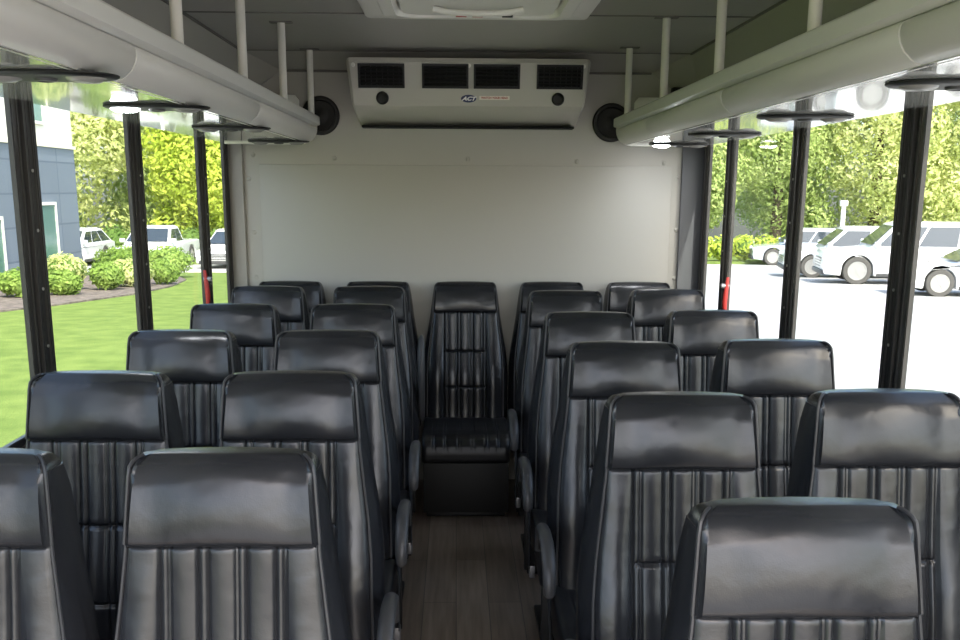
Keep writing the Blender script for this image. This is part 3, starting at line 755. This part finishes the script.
# cars: x forward, origin on the ground at the middle
def car(name, x, y, ang, L, W, H, paint, label, cat, wb, r, hood, style, group='parked cars'):
    rt = empty(name, (x, y, G(y) + 0.005), ang); tag(rt, label, cat, group)
    rt.rotation_euler = (0, 0, ang)
    hl, hw = L/2, W/2; fx, rx = wb/2 + 0.02*L, -wb/2 + 0.02*L
    gc = H*0.14; belt = H*0.60
    def arch(cx):
        R = r*1.14; return [(cx + R*math.cos(a), max(gc, r + R*math.sin(a))) for a in [PI*k/8 for k in range(9)]]
    low = [(hl - 0.05, gc + 0.05), (hl, H*0.28), (hl - 0.02, H*0.42), (hl - 0.14, H*hood), (hl - 1.15*(L/4.6), H*(hood + 0.06)), (-hl + 0.35, belt + 0.02), (-hl + 0.05, belt - 0.02), (-hl, H*0.35), (-hl + 0.06, gc + 0.04)]
    prof = low + [(rx - r*1.14, gc)] + list(reversed(arch(rx)))[1:-1] + [(rx + r*1.14, gc), (fx - r*1.14, gc)] + list(reversed(arch(fx)))[1:-1] + [(fx + r*1.14, gc)]
    body = MB().prism(prof, 'y', -hw, hw).build('body', paint, rt, bevel=0.05, seg=3, angle=0.35)
    cf = hl - 1.15*(L/4.6); cb = -hl + 0.12
    if style == 'pickup': cb = -hl*0.25
    zt = H - 0.03
    if style in ('suv', 'pickup'): top = [(cf - 0.75, H - 0.05), (cf - 1.05, H), (cb + 0.5, H), (cb + 0.22, H - 0.06)]
    else: top = [(cf - 0.95, H - 0.05), (cf - 1.25, H), (cb + 1.2, H), (cb + 0.75, H - 0.07)]
    z0 = belt - 0.05
    base = [(cf, z0), (cb, z0)]
    n0 = [(cf, z0)] + top + [(cb, z0)]
    def ring(s, z_in): return None
    cab = MB()
    tw = hw - 0.22
    def yw(z): return hw - 0.04 - (z - z0)/(H - z0)*0.20
    cab.loft([[(px, sgn*yw(pz), pz) for px, pz in n0] for sgn in (-1, 1)])
    cab.build('cabin', paint, rt, bevel=0.035, seg=3, angle=0.3)
    # side windows split by pillars
    def xf(z): return cf + (top[0][0] - cf)*(z - z0)/(top[0][1] - z0)
    def xb(z): return cb + (top[3][0] - cb)*(z - z0)/(top[3][1] - z0)
    zb, ztp = belt + 0.04, H - 0.13
    nwn = 2 if style == 'pickup' else 3
    for sgn in (-1, 1):
        for k in range(nwn):
            def X(z, t): return (xf(z) - 0.10) + ((xb(z) + 0.12) - (xf(z) - 0.10))*t
            t0, t1 = k/nwn + 0.012, (k + 1)/nwn - 0.012
            L1 = [(X(zb, t0), zb), (X(zb, t1), zb), (X(ztp, t1), ztp), (X(ztp, t0), ztp)]
            MB().loft([[(px, sgn*(yw(pz) + d), pz) for px, pz in L1] for d in (-0.02, 0.006)]).build('side_window', M['carglass'], rt)
    # windscreen and rear window
    def slab(pa, pb, d, nm):
        (xa, za), (xb_, zb_) = pa, pb
        nx, nz = (za - zb_), (xb_ - xa); l = math.hypot(nx, nz); nx, nz = nx/l*d, nz/l*d
        t = 0.10; A = (xa + (xb_ - xa)*t, za + (zb_ - za)*t); B = (xb_ - (xb_ - xa)*t, zb_ - (zb_ - za)*t)
        m = MB(); vs = []
        for (px, pz) in (A, B):
            for sgn in (-1, 1): vs.append((px, sgn*(yw(pz) - 0.07), pz))
        vs += [(px + nx, py, pz + nz) for px, py, pz in vs]
        m.add(vs, [(0, 1, 3, 2), (4, 6, 7, 5), (0, 4, 5, 1), (2, 3, 7, 6), (0, 2, 6, 4), (1, 5, 7, 3)]).build(nm, M['carglass'], rt)
    slab((cf, z0 + 0.05), top[0], -0.012 if False else 0.012, 'windscreen') if False else slab(top[0], (cf, z0 + 0.05), 0.012, 'windscreen')
    slab((cb, z0 + 0.05), top[3], 0.012, 'rear_window')
    for wx in (fx, rx):
        for sgn in (-1, 1):
            w = MB().lathe((wx, sgn*(hw - 0.21), r), (0, sgn, 0), [(0, r*0.6), (0, r*0.96), (0.02, r), (0.18, r), (0.205, r*0.95), (0.205, r*0.70), (0.17, r*0.66), (0.17, 0.0)], 32).build('wheel', M['tyre'], rt, smooth=True)
            m = MB().lathe((wx, sgn*(hw - 0.03), r), (0, sgn, 0), [(0, r*0.67), (0.02, r*0.67), (0.02, r*0.60), (0.004, r*0.57), (0.004, 0.0)], 32)
            m.lathe((wx, sgn*(hw - 0.03), r), (0, sgn, 0), [(0, r*0.16), (0.022, r*0.15), (0.024, 0.0)], 16)
            for q in range(6):
                a = q*PI/3; c, s_ = math.cos(a), math.sin(a); e = r*0.055
                pts = [(r*0.12, -e), (r*0.62, -e*1.3), (r*0.62, e*1.3), (r*0.12, e)]
                m.loft([[(wx + u*c - v*s_, sgn*(hw - 0.03 + d), r + u*s_ + v*c) for u, v in pts] for d in (0.003, 0.018)])
            m.build('rim', M['alloy'], w)
    for sgn in (-1, 1):
        MB().box(hl - 0.16, hl - 0.005, sgn*(hw - 0.24) - 0.17, sgn*(hw - 0.24) + 0.17, H*0.385, H*0.385 + 0.15).build('headlamp', M['lampglass'], rt, bevel=0.03)
        MB().box(-hl - 0.006, -hl + 0.12, sgn*(hw - 0.18) - 0.12, sgn*(hw - 0.18) + 0.12, H*0.40, H*0.40 + 0.24).build('tail_lamp', M['tail'], rt, bevel=0.02)
        MB().box(cf - 0.28, cf - 0.12, sgn*(hw + 0.06) - 0.09, sgn*(hw + 0.06) + 0.09, belt + 0.02, belt + 0.17).build('wing_mirror', paint, rt, bevel=0.03)
        MB().box(rx + r*1.3, fx - r*1.3, sgn*hw - 0.02, sgn*hw + 0.03, gc - 0.01, gc + 0.09).build('running_board', M['cartrim'], rt, bevel=0.01)
    g = MB()
    gw = hw*0.52
    for k in range(4): g.box(hl - 0.07, hl + 0.004, -gw, gw, H*(0.27 + 0.042*k), H*(0.27 + 0.042*k) + 0.035)
    g.build('grille', M['cartrim'], rt)
    MB().box(hl - 0.12, hl + 0.03, -hw + 0.12, hw - 0.12, gc + 0.02, gc + 0.16).build('bumper', M['cartrim'], rt, bevel=0.03)
    return rt
def car_at_wheel(px, py, ang, wb, L):     # put the front wheel contact at (px, py) on the near side
    c, s = math.cos(ang), math.sin(ang)
    f = wb/2 + 0.02*L
    return px - c*f, py - s*f
A = math.radians(169)
def near(px, py, ang, W): return px + math.sin(ang)*-W/2*-1*0, py
def put(name, wx, wy, L, W, H, paint, label, cat, wb, r, hood, style, ang=A):
    # near side of a car heading to -x is its left side (-y in world)
    c, s = math.cos(ang), math.sin(ang); f = wb/2 + 0.02*L; hy = W/2 - 0.1
    x = wx - c*f + s*hy; y = wy - s*f - c*hy
    return car(name, x, y, ang, L, W, H, paint, label, cat, wb, r, hood, style)
put('car', 13.75, 43.6, 4.6, 1.85, 1.60, M['carsilver'], 'silver crossover parked in front of the trees, first of the row', 'car', 2.7, 0.36, 0.50, 'suv')
put('car', 12.1, 34.0, 4.9, 1.95, 1.72, M['carwhite'], 'white wagon parked just behind the big white sport utility vehicle', 'car', 2.85, 0.38, 0.50, 'suv')
put('car', 12.2, 30.4, 5.3, 2.05, 1.88, M['carwhite'], 'big white sport utility vehicle with dark windows in the parking lot', 'car', 3.05, 0.42, 0.52, 'suv')
put('car', 12.35, 25.4, 4.7, 1.85, 1.42, M['carwhite'], 'white sedan parked closest to the bus in the parking lot', 'car', 2.75, 0.35, 0.50, 'sedan')
AL = math.radians(-93)
car('car', -12.0, 41.0, AL, 5.0, 1.9, 1.62, M['carwhite'], 'white pickup facing the bus across the lawn', 'car', 3.0, 0.37, 0.50, 'pickup')
car('car', -8.9, 41.0, AL, 4.6, 1.85, 1.48, M['carwhite'], 'white car beyond the lawn, half hidden by the rear window post', 'car', 2.7, 0.34, 0.50, 'sedan')
car('car', -15.6, 41.4, AL, 4.6, 1.85, 1.48, M['carwhite'], 'white car behind the shrubs at the corner of the slate building', 'car', 2.7, 0.34, 0.50, 'sedan')

lp = empty('bollard_light', (15.7, 41.0, G(41.0))); tag(lp, 'slim white bollard light standing behind the parked white cars', 'bollard light')
MB().tube([(0, 0, 0), (0, 0, 2.5)], 0.09, 14).build('post', M['bwhite'], lp, smooth=True)
MB().cyl((0, 0, 2.5), (0, 0, 1), 0.16, 0.22, 18).build('lamp_head', M['bwhite'], lp, bevel=0.03)

# ------------------------------------------------------------------ light
w = bpy.data.worlds.new('World'); S.world = w; w.use_nodes = True
nt = w.node_tree; bg = nt.nodes['Background']
sky = nt.nodes.new('ShaderNodeTexSky'); sky.sky_type = 'NISHITA'; sky.sun_disc = False
sky.sun_elevation = math.radians(48); sky.sun_rotation = math.radians(160); sky.air_density = 1.0; sky.dust_density = 3.0; sky.ozone_density = 1.0
nt.links.new(sky.outputs[0], bg.inputs['Color']); bg.inputs['Strength'].default_value = 0.30
sd = bpy.data.lights.new('sun', 'SUN'); sd.energy = 3.6; sd.angle = math.radians(0.6); sd.color = (1.0, 0.96, 0.88)
so = bpy.data.objects.new('sun', sd); C.objects.link(so)
so.rotation_euler = Vector((-0.17, 0.61, -0.77)).to_track_quat('-Z', 'Y').to_euler()

# ------------------------------------------------------------------ camera
f = 1000.0; th = math.radians(12.5); psi = math.atan(25/(f/math.cos(th)))
F = Vector((math.sin(psi)*math.cos(th), math.cos(psi)*math.cos(th), -math.sin(th)))
R = Vector((math.cos(psi), -math.sin(psi), 0)); U = R.cross(F)
cam = bpy.data.cameras.new('camera'); co = bpy.data.objects.new('camera', cam); C.objects.link(co)
rot = Matrix((R, U, -F)).transposed() @ Matrix.Rotation(math.radians(0.3), 3, 'Z')
co.matrix_world = Matrix.Translation((0, 0, 1.55)) @ rot.to_4x4()
cam.sensor_width = 36; cam.lens = f/960*36; cam.shift_y = (190 + f*math.tan(th) - 320)/960
cam.clip_start = 0.05; cam.clip_end = 500
S.camera = co
S.view_settings.view_transform = 'Standard'; S.view_settings.look = 'None'
S.view_settings.exposure = 1.15; S.view_settings.gamma = 1.0; S.view_settings.use_curve_mapping = False
